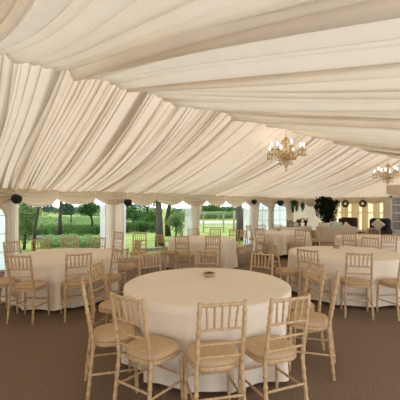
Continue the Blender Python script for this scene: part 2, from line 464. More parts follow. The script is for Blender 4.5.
for k, (a, b, w) in enumerate(gc):
    tag(curtain(a, b, GX-.08, .02, 1.84, 5, .05, 20+k, axis='n').build('sheer_curtain', M['sheer']), 'glowing cream sheer curtain on the end wall, ' + w, 'curtain', 'sheer curtains on the end wall')
tag(curtain(6.02, 6.24, GX-.08, .02, 1.84, 4, .05, 28, axis='n').build('door_drape', M['drape']), 'cream gathered drape right beside the white glazed door', 'curtain')
v2 = thing('valance', 'cream swagged valance across the end wall above the two wreaths', 'valance')
for a, b in ((9.18, 8.12), (8.12, 7.22), (7.22, 6.0)):
    MB().grid(swag((GX-.1, a), (GX-.1, b), (-1, 0), ZE+.03, .16, .34, rnd)).build('swag', M['valance'], v2)
# white glazed double door
dr = bpy.data.objects.new('door_1', None); COL.objects.link(dr); dr['kind'] = 'structure'
dr.location = (GX-.06, 0, 0)
for (a, b) in ((5.02, 5.98), (4.04, 5.0)):
    m1 = MB()
    m1.box((0, a+.05, 1.06), (.06, .10, 2.12)); m1.box((0, b-.05, 1.06), (.06, .10, 2.12))
    m1.box((0, (a+b)/2, 2.07), (.06, b-a, .10)); m1.box((0, (a+b)/2, .28), (.06, b-a, .56))
    for z in (.94, 1.32, 1.70): m1.box((0, (a+b)/2, z), (.05, b-a-.1, .04))
    m1.box((0, (a+b)/2, 1.3), (.05, .04, 1.5))
    m1.build('door_leaf', M['white_frame'], dr, False)
    m1 = MB(); m1.add([(0, a+.05, .5), (0, b-.05, .5), (0, b-.05, 2.1), (0, a+.05, 2.1)], [(0, 1, 2, 3)]); m1.build('pane', M['door_glass'], dr)
m1 = MB(); m1.tube([(-.05, 5.06, 1.02), (-.09, 5.06, 1.02), (-.09, 5.18, 1.02)], .012, 6); m1.build('door_handle', M['brass'], dr)
tag(curtain(4.02, 5.98, GX+.12, .02, 2.12, 16, .06, 33, axis='n').build('net_curtain', M['door_net']), 'grey brown net curtain behind the panes of the white glazed door', 'curtain')
# swept door pelmet
P = np.array([[(GX-.16-.05*sin(PI*4*s)**2, 4.0+2.1*s, z-(.10*sin(PI*s) if z < 2.4 else 0)) for z in np.linspace(2.2, 2.62, 8)] for s in np.linspace(0, 1, 40)])
tag(MB().grid(P).build('pelmet', M['valance']), 'gathered cream pelmet hung above the white glazed door', 'pelmet')

# ------------------------------------------------------------------ chiavari chair
def bamboo(p0, p1, r, step=.075, mid=None):
    """straight or bent stick with bamboo rings"""
    pts = [Vector(p0)]+([Vector(m) for m in mid] if mid else [])+[Vector(p1)]
    seg = [(pts[i+1]-pts[i]).length for i in range(len(pts)-1)]; L = sum(seg)
    def at(s):
        for i, l in enumerate(seg):
            if s <= l or i == len(seg)-1: return pts[i].lerp(pts[i+1], s/l)
            s -= l
    n = max(1, round(L/step)); ss = [(0, .9), (.004, 1)]
    for k in range(1, n):
        c = L*k/n; ss += [(c-.011, 1), (c-.004, 1.28), (c+.004, 1.28), (c+.011, 1)]
    ss += [(L-.004, 1), (L, .8)]
    return [at(s) for s, _ in ss], [r*f for _, f in ss]
def stick(name, p0, p1, r, par, step=.075, mid=None, seg=8):
    m = MB(); a, b = bamboo(p0, p1, r, step, mid); m.tube(a, b, seg); return m.build(name, M['wood'], par)
def seat_outline(n, sx, sy, pw=3.2, taper=.06):
    out = []
    for k in range(n):
        a = 2*PI*k/n; c, s = cos(a), sin(a)
        x = abs(c)**(2/pw)*(1 if c >= 0 else -1)*sx; y = abs(s)**(2/pw)*(1 if s >= 0 else -1)*sy
        out.append((x*(1+taper*y/sy), y))
    return out
def make_chair():
    t = thing('chiavari_chair', 'x', 'chair')
    o = seat_outline(32, .190, .180); m = MB(); vs = []; fs = []
    prof = [(.80, .425), (.97, .425), (1.0, .432), (1.0, .452), (.97, .460), (.80, .460)]
    for f, z in prof: vs += [(x*f, y*f, z) for x, y in o]
    for i in range(len(prof)-1):
        for k in range(32): fs.append((i*32+k, i*32+(k+1) % 32, (i+1)*32+(k+1) % 32, (i+1)*32+k))
    for k in range(32): fs.append((5*32+k, 5*32+(k+1) % 32, (k+1) % 32, k))
    m.add(vs, fs).build('seat_frame', M['wood'], t, 'auto')
    o = seat_outline(36, .190, .178, 3.0); m = MB(); vs = []; fs = []
    prof = [(.82, .455), (.99, .458), (1.02, .470), (1.015, .484), (.96, .497), (.80, .507), (.5, .512), (.2, .514)]
    for f, z in prof: vs += [(x*f, y*f, z) for x, y in o]
    for i in range(len(prof)-1):
        for k in range(36): fs.append((i*36+k, i*36+(k+1) % 36, (i+1)*36+(k+1) % 36, (i+1)*36+k))
    fs.append(tuple(7*36+k for k in range(36))); fs.append(tuple(range(35, -1, -1)))
    m.add(vs, fs).build('seat_pad', M['pad'], t)
    for s in (-1, 1):
        stick('leg', (s*.182, .165, .002), (s*.176, .150, .43), .0148, t)
        stick('back_post', (s*.180, -.235, .002), (s*.160, -.268, .945), .0148, t, mid=[(s*.166, -.188, .45)])
        stick('side_stretcher', (s*.178, .158, .20), (s*.175, -.212, .22), .0092, t)
    def yb(z): return -.188-(z-.45)/.495*.08
    stick('top_rail', (-.160, yb(.925), .922), (.160, yb(.925), .922), .013, t)
    for z in (.745, .640, .545): stick('back_rail', (-.162, yb(z), z), (.162, yb(z), z), .0092, t)
    for k in range(5):
        x = (k-2)*.054
        stick('spindle', (x*.93, yb(.745), .745), (x*1.03, yb(.92), .92), .0085, t, .06, seg=6)
    stick('front_stretcher', (-.178, .158, .245), (.178, .158, .245), .0092, t)
    stick('back_stretcher', (-.176, -.212, .26), (.176, -.212, .26), .0092, t)
    return t
chair0 = make_chair(); used = [False]
def put_chair(x, y, facing, label, group):
    r = chair0 if not used[0] else copy_tree(chair0)
    used[0] = True
    r.location = (x, y, 0); r.rotation_euler = (0, 0, facing-PI/2)
    r['label'] = label; r['group'] = group; r['category'] = 'chair'
    return r

# tables: centre, radius
TAB = {'A': (2.25, 2.64, .89), 'B': (1.72, 5.82, .89), 'C': (5.41, 6.56, .89), 'D': (5.75, 2.86, 1.0), 'E': (8.89, 6.55, .89), 'F': (9.29, 3.91, .89)}
GN = {'A': 'chairs around the table in the centre', 'B': 'chairs around the table by the tall arched window', 'C': 'chairs around the table by the timber arch opening',
      'D': 'chairs around the large table nearer the end wall', 'E': 'chairs around the table by the two arched windows', 'F': 'chairs around the small far table before the glazed door'}
W = 'limewashed chair '
SEATS = [
 ('A', 205, -.15, W+'with its back to the viewer, leftmost of three at the centre table front'),
 ('A', 178, -.27, W+'seen edge-on, facing right at the left side of the centre table'),
 ('A', 130, 0, W+'half hidden behind the edge-on chair left of the centre table'),
 ('A', 232, .2, W+'back square to the viewer, front middle of the centre table'),
 ('A', 258, -.10, W+'angled leftward, right of the front middle one at the centre table'),
 ('A', 305, -.13, W+'seen edge-on, facing left at the right side of the centre table'),
 ('A', 332, 0, W+'just behind the edge-on one on the right of the centre table'),
 ('A', 13, 0, W+'showing above the far right rim of the centre table'),
 ('A', 50, 0, W+'whose back rises just behind the dish on the centre table'),
 ('A', 88, 0, W+'whose back rises behind the far left rim of the centre table'),
 ('B', 194, 0, W+'cut by the left frame edge, below the tall arched window'),
 ('B', 227, 0, W+'angled right at the near left of the table by the tall arched window'),
 ('B', 261, 0, W+'back to us at the near side of the table by the leafy shrub'),
 ('B', 120, 0, W+'facing us in front of the cream frame of the tall arched window'),
 ('B', 95, 0, W+'against the leafy shrub, beyond the table by the tall arched window'),
 ('B', 70, 0, W+'against the bright garden plants, beyond the table by the tall arched window'),
 ('B', 44, 0, W+'below the round garden tree, next to the straight post drape'),
 ('B', 290, 0, W+'at the near right of the table by the tall arched window, facing left'),
 ('B', 350, 0, W+'facing left in front of the lawn, between the two tables along the openings'),
 ('C', 210, 0, W+'left of two with backs to us at the timber arch table'),
 ('C', 242, 0, W+'right of two with backs to us at the timber arch table'),
 ('C', 180, 0, W+'facing right in front of the grey trunk, at the timber arch table'),
 ('C', 345, 0, W+'facing left at the right side of the timber arch table'),
 ('C', 62, 0, W+'beyond the timber arch table, in front of the post drape'),
 ('C', 32, 0, W+'beyond the timber arch table, seen under the timber arch itself'),
 ('C', 4, 0, W+'beyond the timber arch table, in front of the dark trunk'),
 ('E', 240, 0, W+'back to us at the front of the table by the two arched windows'),
 ('E', 185, 0, W+'at the left side of the table by the two arched windows, facing right'),
 ('E', 71, 0, W+'under the nearer arched window, behind the table there'),
 ('E', 44, 0, W+'between the two arched windows, behind the table there'),
 ('E', 101, 0, W+'under the last post drape, behind the table by the two arched windows'),
 ('E', 327, 0, W+'facing left before the draped buffet, at the arched windows table'),
 ('D', 214, 0, W+'back square to us at the front of the large right-hand table'),
 ('D', 185, 0, W+'near left of the large right-hand table, behind the slatted ones'),
 ('D', 153, 0, W+'turned away at the far left rim of the large right-hand table'),
 ('D', 42, 0, W+'facing us behind the large right-hand table, before the fawn sofa'),
 ('D', 6, 0, W+'facing us behind the large right-hand table, before the small far table'),
 ('D', 243, 0, W+'cut by the right frame edge beside the large right-hand table'),
 ('F', 221, 0, W+'nearest to the white glazed door, back to us at the small far table'),
 ('F', 182, 0, W+'left of the small far table, in front of the brown armchair'),
 ('F', 18, 0, W+'behind the small far table, before the chair with the cream cushion'),
]
angs = {k: [] for k in TAB}
for t, a, yaw, lab in SEATS:
    cx, cy, r = TAB[t]; rc = r+.155; a = R(a)
    put_chair(cx+rc*cos(a), cy+rc*sin(a), a+PI+yaw, lab, GN[t]); angs[t].append(a)
put_chair(3.46, 7.86, R(200), W+'standing loose against the straight post drape, facing left', 'loose chairs by the openings')
put_chair(3.80, 7.05, R(235), W+'standing loose right of the straight post drape, before the lawn', 'loose chairs by the openings')

# ---- round tables and cloths
TL = {'A': 'in the centre, nearest the viewer', 'B': 'by the tall arched window at the left', 'C': 'in front of the timber arch opening', 'D': 'in the right foreground, the largest table', 'E': 'in front of the two arched windows', 'F': 'farthest, before the glazed door'}
def make_table(k, hem):
    cx, cy, r = TAB[k]; rg = random.Random(hash(k) if False else ord(k))
    t = thing('round_table', 'round folding table under the floor length cloth ' + TL[k], 'table', (cx, cy, 0), 0, 'round tables')
    m = MB(); m.lathe([(.001, .735), (r-.04, .735), (r-.035, .745), (r-.04, .757), (.001, .757)], 48); m.build('tabletop', M['dark_wood'], t, 'auto')
    for q in range(4):
        a = R(45+90*q); m = MB(); m.tube([(.45*cos(a), .45*sin(a), 0), (.38*cos(a), .38*sin(a), .735)], .02, 8); m.build('leg', M['black'], t)
    n = 288; phs = [(rg.choice([7, 9, 11, 13, 16]), rg.uniform(0, 6.28), rg.uniform(.5, 1)) for _ in range(4)]
    P = []
    rings = [(0, .768, 0), (.4, .768, 0), (.8, .768, 0), (.955, .7675, 0), (.985, .764, 0), (1.0, .755, .02)]
    for i in range(14): rings.append((1.0, .735-(.735-hem)*((i+1)/14), (i+1)/14))
    for f, z, h in rings:
        row = []
        for j in range(n+1):
            a = 2*PI*j/n
            w = sum(am*sin(fr*a+ph+.25*h*sin(3*a)) for fr, ph, am in phs)/2.2
            fold = (abs(w)**1.2*(1 if w > 0 else -.55))
            rr = (r-.012)*f + (h**.75)*(.03+.085*fold)
            # chairs are pushed in against the cloth
            near = max(math.exp(-(((a-q+PI) % (2*PI)-PI)/.26)**4) for q in angs[k])
            lim = r-.045-.045*h**.7*(1-w)
            if h > 0: rr = rr*(1-near*min(1, h*2.2))+min(rr, lim)*near*min(1, h*2.2)
            zz = z + (h*.022*w if h > 0 else 0)
            row.append((cx+rr*cos(a), cy+rr*sin(a), max(.012, zz)))
        P.append(row)
    o = MB().grid(np.array(P)).build('tablecloth', M['tablecloth'])
    tag(o, 'ivory cloth on the round table ' + TL[k], 'tablecloth', 'ivory tablecloths')
for k, hem in (('A', .045), ('B', .05), ('C', .05), ('D', .05), ('E', .12), ('F', .06)): make_table(k, hem)

# ---- little dishes of petals
def dish(x, y, lab):
    t = thing('petal_dish', lab, 'dish', (x, y, .769), 0, 'petal dishes on the tables')
    m = MB(); m.lathe([(.001, .004), (.045, .0), (.05, .006), (.075, .035), (.082, .045), (.078, .046), (.07, .036), (.04, .012), (.001, .01)], 24); m.build('bowl', M['ceramic'], t)
    m = MB(); m.leaves([(0, 0, .036, .06, .06, .014)], 90, .03, random.Random(3)); m.build('petals', M['petal'], t, kind='stuff')
dish(2.46, 2.85, 'small gold dish of dark petals on the centre table')
dish(6.12, 3.22, 'small gold dish on the large right-hand table')
dish(9.16, 6.92, 'small dish on the table before the arched windows')

# ------------------------------------------------------------------ chandeliers
def chandelier(u, z, lab):
    t = thing('chandelier', lab, 'chandelier', (u, NR, z), R(11), 'brass chandeliers')
    m = MB()
    z = .72; k = 0
    while z > .42:
        a = 0 if k % 2 else PI/2
        m.tube([(.011*cos(q)*cos(a), .011*cos(q)*sin(a), z-.014+.018*sin(q)) for q in np.linspace(0, 2*PI, 9)[:-1]], .003, 5, closed=True); z -= .027; k += 1
    m.build('chain', M['brass'], t)
    m = MB(); m.lathe([(.004, .43), (.03, .42), (.045, .385), (.02, .365), (.012, .33), (.022, .26), (.03, .2), (.018, .14), (.016, .09), (.05, .05), (.07, .01), (.06, -.04), (.09, -.07), (.085, -.10), (.03, -.14), (.018, -.17), (.025, -.2), (.001, -.23)], 18)
    m.build('column', M['brass'], t)
    for (zc, rc, n) in ((.36, .085, 12), (.06, .20, 22), (-.10, .15, 18)):
        m = MB(); m.lathe([(rc-.006, zc+.006), (rc+.004, zc+.003), (rc+.004, zc-.006), (rc-.006, zc-.004), (rc-.006, zc+.006)], 24)
        h = m.build('crystal_ring', M['brass'], t)
        m = MB()
        for q in range(n):
            a = 2*PI*q/n
            L = .08 if rc < .1 else .15
            for d in range(4):
                m.ball((rc*cos(a), rc*sin(a), zc-.015-d*L/4), .009 if d < 3 else .013, 6, 4, (1, 1, 1.5))
        m.build('crystal_fringe', M['crystal'], h, 'auto', 'stuff')
    for q in range(8):
        a = 2*PI*q/8; rr = .44 if q % 2 == 0 else .36; zt = .06 if q % 2 == 0 else .10
        m = MB(); ca, sa = cos(a), sin(a)
        path = []
        for s in np.linspace(0, 1, 14):
            r_ = .05+(rr-.05)*s
            path.append((r_*ca, r_*sa, -.02-.11*sin(PI*s*1.0)+.10*s**2*(zt/.06)*.9-.02*sin(2*PI*s)))
        m.tube(path, .0085, 7)
        e = path[-1]
        arm = m.build('arm', M['brass'], t)
        m = MB(); m.lathe([(.004, -.012), (.02, -.008), (.055, .006), (.06, .012), (.05, .010), (.012, .004), (.012, .0)], 16, e); m.build('drip_pan', M['crystal'], arm)
        m = MB(); m.lathe([(.011, .0), (.012, .085), (.006, .09)], 10, e); m.build('candle_tube', M['candle'], arm)
        m = MB(); m.lathe([(.006, .088), (.016, .10), (.020, .118), (.017, .14), (.007, .165), (.001, .172)], 10, e); m.build('bulb', M['bulb'], arm)
        m = MB()
        for w in range(7):
            b = 2*PI*w/7
            for d in range(5): m.ball((e[0]+.058*cos(b), e[1]+.058*sin(b), e[2]-.005-d*.03), .009 if d < 4 else .016, 6, 4, (1, 1, 1.6))
        m.build('crystal_drops', M['crystal'], arm, 'auto', 'stuff')
        # bead swag to the next arm from the column top
        m = MB()
        for s in np.linspace(.05, .97, 13):
            r_ = .07+(rr-.10)*s
            m.ball((r_*ca, r_*sa, .36-(.36-e[2])*s-.09*sin(PI*s)), .0085, 6, 4)
        m.build('bead_swag', M['crystal'], arm, 'auto', 'stuff')
    m = MB()
    for q in range(12):
        a = 2*PI*q/12
        for d in range(7):
            rr = .10*(1-d/7.5); m.ball((rr*cos(a), rr*sin(a), -.12-d*.032), .010, 6, 4, (1, 1, 1.4))
    m.ball((0, 0, -.37), .026, 8, 6, (1, 1, 1.4))
    m.build('crystal_basket', M['crystal'], t, 'auto', 'stuff')
chandelier(6.53, 2.86, 'lit brass and crystal chandelier hanging nearer to us, left of the other')
chandelier(12.65, 2.74, 'lit brass and crystal chandelier farther away, near the glazed door')

# ------------------------------------------------------------------ black uplighters by the posts
def uplighter(x, y, z, r, lab, tilt=0):
    t = thing('uplighter', lab, 'lamp', (x, y, z), 0, 'black uplighters below the valance')
    m = MB(); m.lathe([(.001, -r), (r*.38, -r*.93), (r*.7, -r*.7), (r*.94, -r*.3), (r, 0), (r*.94, r*.34), (r*.72, r*.66), (r*.62, r*.70), (r*.60, r*.6), (r*.7, r*.2), (r*.5, -r*.4), (.001, -r*.6)], 20)
    b = m.build('lamp_bowl', M['black'], t); b.rotation_euler = (tilt, tilt*.8, 0)
    m = MB(); m.tube([(0, r*.8, -.02), (0, NW-y-.06, -.02)], .018, 6); m.build('bracket', M['black'], t)
uplighter(1.45, 8.78, 1.79, .125, 'black bowl shaped lamp beside the tall arched window', .3)
uplighter(4.42, 8.86, 1.74, .125, 'round black lamp beside the straight post drape')
uplighter(10.15, 8.88, 1.83, .12, 'small round black lamp on the post before the arched windows')
uplighter(11.95, 8.90, 1.80, .15, 'round black lamp above the farther arched window')

# ------------------------------------------------------------------ plants and wreaths inside
def blobs_mb(blobs, n, size, seed, droop=0): return MB().leaves(blobs, n, size, random.Random(seed), droop)
def potted_tree(x, y):
    t = thing('potted_fig_tree', 'dark bushy potted tree filling the far corner behind the sofa', 'plant', (x, y, 0))
    m = MB(); m.lathe([(.001, 0), (.16, 0), (.2, .3), (.21, .36), (.18, .36), (.17, .3), (.001, .3)], 20); m.build('pot', M['dark_wood'], t)
    m = MB()
    for k in range(3):
        a = k*2.1; m.tube([(.03*cos(a), .03*sin(a), .3), (.05*cos(a+1), .05*sin(a+1), .8), (.12*cos(a), .12*sin(a), 1.4)], [.025, .02, .012], 7)
    m.build('trunk', M['bark_dark'], t)
    bl = [(-.1, .1, 1.95, .45, .45, .18), (.1, -.1, 1.0, .3, .3, .3), (0, 0, 1.55, .40, .40, .36), (-.3, .22, 1.62, .28, .28, .26), (.28, -.24, 1.72, .3, .26, .24), (-.05, .0, 1.15, .28, .28, .36), (.15, -.18, 1.40, .3, .3, .3), (-.2, .2, 1.35, .27, .25, .3), (.05, .0, 1.9, .33, .33, .14), (.36, -.36, 1.86, .14, .14, .1), (0, 0, .85, .18, .18, .25)]
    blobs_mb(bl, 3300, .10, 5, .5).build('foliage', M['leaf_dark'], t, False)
potted_tree(14.75, 8.25)
t = thing('hanging_basket', 'trailing fern in two long bunches hung beside the farther arched window', 'plant', (13.15, 8.98, 1.72))
m = MB(); m.lathe([(.001, -.06), (.10, -.04), (.15, .05), (.14, .06), (.001, .05)], 16); m.build('basket', M['twig'], t)
blobs_mb([(0, 0, .10, .26, .12, .12), (-.14, 0, -.12, .10, .08, .28), (.17, 0, -.10, .10, .08, .26)], 700, .07, 6, 1).build('fronds', M['leaf_mid'], t, False)
t = thing('hanging_plant', 'small dark hanging plant between the fern and the potted tree', 'plant', (13.85, 9.0, 1.62))
m = MB(); m.tube([(0, 0, .1), (0, 0, .32)], .006, 5); m.build('hanger', M['twig'], t)
blobs_mb([(0, 0, .06, .13, .1, .2), (0, 0, -.12, .08, .07, .12)], 260, .065, 8, .8).build('foliage', M['leaf_mid'], t, False)
def wreath(n, lab):
    t = thing('wreath', lab, 'wreath', (GX-.27, n, 1.77), 0, 'wreaths on the end wall')
    m = MB(); m.tube([(0, .13*cos(a), .13*sin(a)) for a in np.linspace(0, 2*PI, 28)[:-1]], .05, 7, closed=True); m.build('ring', M['twig'], t)
    rg = random.Random(int(n*10)); m = MB()
    bl = [(0, .135*cos(a), .135*sin(a), .065, .065, .065) for a in np.linspace(0, 2*PI, 19)[:-1]]
    m.leaves(bl, 420, .055, rg); m.build('leaf_sprigs', M['leaf_dark'], t, False)
    m = MB(); m.tube([(.01, 0, .17), (.02, 0, .30)], .008, 5); m.build('ribbon', M['twig'], t)
wreath(8.0, 'round leafy wreath on the end wall, the one nearer the potted tree')
wreath(7.12, 'round leafy wreath on the end wall, the one nearer the glazed door')

# ------------------------------------------------------------------ buffet, sofa, armchairs
t = thing('buffet_table', 'cloth draped buffet table against the wall behind the arched windows table', 'table', (11.95, 8.3, 0))
m = MB(); m.box((0, 0, .735), (1.9, .78, .03), bev=.008); m.build('tabletop', M['tablecloth'], t, 'auto')
m = MB(); nu = 200; P = np.zeros((nu, 8, 3)); per = [(-.95, -.39), (.95, -.39), (.95, .39), (-.95, .39), (-.95, -.39)]
Ls = [1.9, .78, 1.9, .78]; tot = sum(Ls)
for i in range(nu):
    s = tot*i/(nu-1); k = 0
    while k < 3 and s > Ls[k]: s -= Ls[k]; k += 1
    f = min(1, s/Ls[k]); x = per[k][0]+(per[k+1][0]-per[k][0])*f; y = per[k][1]+(per[k+1][1]-per[k][1])*f
    for j in range(8):
        h = j/7; g = 1+.03*h+.022*h*sin(i*.75)
        P[i, j] = (x*g, y*g, .725-.715*h)
m.grid(P).build('skirt', M['tablecloth'], t)
def frame_pic(x, y, w, h, rz, lab, pm):
    t = thing('picture_frame', lab, 'picture frame', (x, y, .752), rz)
    rot = Matrix.Rotation(R(-10), 3, 'X'); m = MB()
    for (cx, cz, sx, sz) in ((0, h-.012, w, .024), (0, .012, w, .024), (-w/2+.012, h/2, .024, h), (w/2-.012, h/2, .024, h)):
        m.box(rot @ Vector((cx, 0, cz)), (sx, .02, sz), rot)
    m.build('frame', M['dark_wood'], t, False)
    m = MB(); m.box(rot @ Vector((0, .002, h/2)), (w-.03, .012, h-.03), rot); m.build('picture', pm, t, False)
    m = MB(); m.tube([(0, .01, h*.6), (0, .11, .003)], .006, 5); m.build('strut', M['dark_wood'], t)
frame_pic(11.55, 8.12, .24, .28, R(-40), 'dark framed print on the buffet below the hanging fern', M['print_dark'])
frame_pic(11.98, 8.1, .26, .20, R(-40), 'pale framed notice on the buffet left of the sunflowers', M['paper'])
def vase(x, y, lab, seed):
    t = thing('sunflower_vase', lab, 'vase of flowers', (x, y, .751), 0, 'sunflower vases on the buffet')
    m = MB(); m.lathe([(.001, 0), (.045, 0), (.055, .05), (.05, .12), (.04, .14), (.036, .13), (.04, .05), (.001, .02)], 16); m.build('vase', M['dark_wood'], t)
    rg = random.Random(seed); st = MB(); fl = MB(); ce = MB()
    for k in range(6):
        a = 2*PI*k/6+rg.uniform(0, 1); r_ = rg.uniform(.05, .13); z = rg.uniform(.24, .36); c = Vector((r_*cos(a), r_*sin(a), z))
        st.tube([(0, 0, .1), c*.6+Vector((0, 0, .08)), c], .005, 5)
        ax = (c-Vector((0, 0, .15))).normalized(); q = ax.to_track_quat('Z', 'Y').to_matrix()
        for p in range(12):
            b = 2*PI*p/12; u = q @ Vector((cos(b), sin(b), .15)); w = q @ Vector((-sin(b), cos(b), 0))
            fl.add([c+u*.02-w*.008, c+u*.05-w*.012, c+u*.075, c+u*.05+w*.012, c+u*.02+w*.008], [(0, 1, 2, 3, 4)])
        ce.ball(c, .026, 8, 5)
    st.build('stems', M['leaf_mid'], t); fl.build('petals', M['yellow'], t, False); ce.build('flower_centre', M['dark_wood'], t)
    blobs_mb([(0, 0, .2, .12, .12, .08)], 90, .08, seed+1).build('leaves', M['leaf_dark'], t, False)
vase(12.30, 8.15, 'vase of sunflowers on the buffet, next to the pale notice', 3)
vase(12.62, 8.05, 'vase of sunflowers at the potted tree end of the buffet', 4)

def soft_box(mb, c, s, b=.05, rot=None): return mb.box(c, s, rot, b)
t = thing('sofa', 'low fawn sofa seen from behind, in front of the potted tree', 'sofa', (13.05, 7.0, 0), R(-45))
for (nm, c, s) in (('backrest', (0, -.38, .47), (1.6, .18, .64)), ('seat', (0, .0, .30), (1.3, .72, .26)), ('armrest', (-.72, .0, .36), (.16, .84, .46)), ('armrest', (.72, .0, .36), (.16, .84, .46))):
    m = MB(); soft_box(m, c, s, .05); m.build(nm, M['sofa'], t, 'auto')
for sx in (-.7, .7):
    for sy in (-.38, .34):
        m = MB(); m.lathe([(.02, 0), (.028, .16)], 8, (sx, sy, 0)); m.build('leg', M['dark_wood'], t)
def cushion(name, loc, rot, s, m_, lab):
    n = 14; P = []; vs = []; fs = []; m = MB()
    for sg in (1, -1):
        G = np.zeros((n, n, 3))
        for i in range(n):
            for j in range(n):
                x = -1+2*i/(n-1); y = -1+2*j/(n-1)
                h = ((1-x**4)*(1-y**4))**.5
                pin = 1-.07*(1-abs(x)**2)*abs(y)**3-.0
                pin2 = 1-.07*(1-abs(y)**2)*abs(x)**3
                G[i, j] = (x*s/2*pin2, sg*h*s*.17, y*s/2*pin)
        m.grid(G if sg > 0 else G[::-1])
    o = m.build(name, m_); o.location = loc; o.rotation_euler = rot
    return tag(o, lab, 'cushion')
def sofa_pt(x, y, z):
    a = R(-45); return (13.05+x*cos(a)-y*sin(a), 7.0+x*sin(a)+y*cos(a), z)
cushion('cushion', sofa_pt(-.40, -.15, .70), (R(-12), 0, R(-45)), .50, M['cush_cream'], 'cream cushion showing over the sofa back, nearest the potted tree')
cushion('cushion', sofa_pt(.08, -.13, .73), (R(-12), R(6), R(-45)), .52, M['cush_blue'], 'pale blue cushion showing over the sofa back')
cushion('cushion', sofa_pt(.52, -.10, .72), (R(-12), R(40), R(-45)), .40, M['cush_cream'], 'cream cushion tipped on its corner, sofa end by the brown armchair')
def armchair(x, y, rz, m_, lab, h=1.1):
    t = thing('wing_armchair', lab, 'armchair', (x, y, 0), rz, 'high-backed armchairs by the end wall')
    m = MB(); soft_box(m, (0, -.32, .40+h*.28), (.78, .16, h-.34), .06); m.build('backrest', m_, t, 'auto')
    for s in (-1, 1):
        m = MB(); soft_box(m, (s*.36, -.16, .55+(h-.6)*.5), (.10, .34, h-.62), .05, Matrix.Rotation(s*.12, 3, 'Z')); m.build('wing', m_, t, 'auto')
        m = MB(); soft_box(m, (s*.36, .08, .44), (.15, .66, .44), .06); m.build('armrest', m_, t, 'auto')
        for yy in (-.3, .3):
            m = MB(); m.lathe([(.018, 0), (.028, .2)], 8, (s*.33, yy, 0)); m.build('leg', M['dark_wood'], t)
    m = MB(); soft_box(m, (0, .04, .30), (.62, .66, .22), .05); m.build('seat', m_, t, 'auto')
    m = MB(); soft_box(m, (0, .07, .46), (.54, .58, .12), .05); m.build('seat_cushion', m_, t, 'auto')
armchair(15.45, 7.62, R(90), M['vel_brown'], 'dark brown armchair behind the sofa, below the wreaths')
armchair(15.35, 6.06, R(105), M['vel_navy'], 'dark purplish armchair next to the glazed door, holding a cream cushion')
cushion('cushion', (15.02, 5.98, .83), (0, R(45), R(105)), .42, M['cush_cream'], 'cream cushion on its point against the armchair beside the glazed door')
t = thing('side_table', 'low dark side table between the two dark armchairs', 'table', (14.75, 6.75, 0))
m = MB(); m.lathe([(.001, .46), (.30, .46), (.31, .475), (.30, .49), (.001, .49)], 28); m.build('tabletop', M['dark_wood'], t, 'auto')
for q in range(3):
    a = 2*PI*q/3; m = MB(); m.tube([(.24*cos(a), .24*sin(a), 0), (.2*cos(a), .2*sin(a), .46)], .018, 7); m.build('leg', M['dark_wood'], t)
t = thing('candle_lantern', 'small cream candle standing on the low dark side table', 'candle', (14.6, 6.7, .49))
m = MB(); m.lathe([(.001, 0), (.06, 0), (.062, .01), (.06, .16), (.05, .165), (.02, .155), (.001, .155)], 18); m.build('wax', M['candle'], t, 'auto')
m = MB(); m.tube([(0, 0, .15), (.003, 0, .18)], .003, 5); m.build('wick', M['black'], t)

# ------------------------------------------------------------------ outside
yaw = R(50.8)
def out(px, d, z=0):
    xc = (px-200)/320*d
    return (cos(yaw)*d+sin(yaw)*xc, sin(yaw)*d-cos(yaw)*xc, z)
g = []
rg = random.Random(2)
xs = np.concatenate([np.linspace(-60, 60, 61), np.linspace(65, 200, 20)])
ys = np.concatenate([np.linspace(NW+.06, 60, 50), np.linspace(64, 260, 24)])
P = np.array([[(x, y, -.03+(0 if y < 40 else (y-40)*.003)+.03*sin(x*.7)*sin(y*.5)) for y in ys] for x in xs])
struct('ground_lawn', MB().grid(P), M['lawn'])
xs = np.linspace(-160, 420, 60)
P = np.array([[(x, 240+40*t, -3+t*(4.5+1.5*sin(x*.018)+2*sin(x*.05+1))) for t in np.linspace(0, 1, 6)] for x in xs])
o = struct('hills', MB().grid(P), M['hill'])
m = MB(); q = out(46, 16.5, .02); m.box(q, (2.6, 1.6, .12), Matrix.Rotation(R(-39), 3, 'Z'), .03); struct('path', m, M['soil'], 'auto')
m = MB(); m.box((6.4, NW+1.1, .02), (1.6, .18, .14), bev=.02); struct('kerb', m, M['paving'], 'auto')

def tree(name, lab, base, trunk, blobs, n, size, leaf, bark, seed, group='trees in the garden', r0=.12, stuff=False):
    t = thing(name, lab, 'tree', base, 0, group)
    if trunk:
        m = MB(); k = len(trunk)
        m.tube(trunk, [r0*(1-.45*i/(k-1))*(1.25 if i == 0 else 1) for i in range(k)], 10)
        tip = Vector(trunk[-1]); low = Vector(trunk[-2])
        rgg = random.Random(seed)
        for b in blobs[:6]:
            c = Vector(b[:3]); s0 = low.lerp(tip, rgg.uniform(.2, .9))
            m.tube([s0, s0.lerp(c, .5)+Vector((0, 0, .1)), c], [r0*.4, r0*.25, r0*.1], 6)
        m.build('trunk', M[bark], t)
    blobs_mb(blobs, n, size, seed).build('foliage', M[leaf], t, False)
    return t
def clump(n, cx, cy, cz, rx, ry, rz, br, seed):
    rg = random.Random(seed); o = []
    for _ in range(n):
        d = Vector((rg.gauss(0, 1), rg.gauss(0, 1), rg.gauss(0, 1))).normalized()*rg.uniform(.35, 1)
        b = br*rg.uniform(.7, 1.3); o.append((cx+d.x*rx, cy+d.y*ry, cz+d.z*rz, b, b, b*.8))
    return o
def skew(dx, dz=0):  # sideways offset as seen from the tent door
    return (dx*.775, -dx*.632, dz)
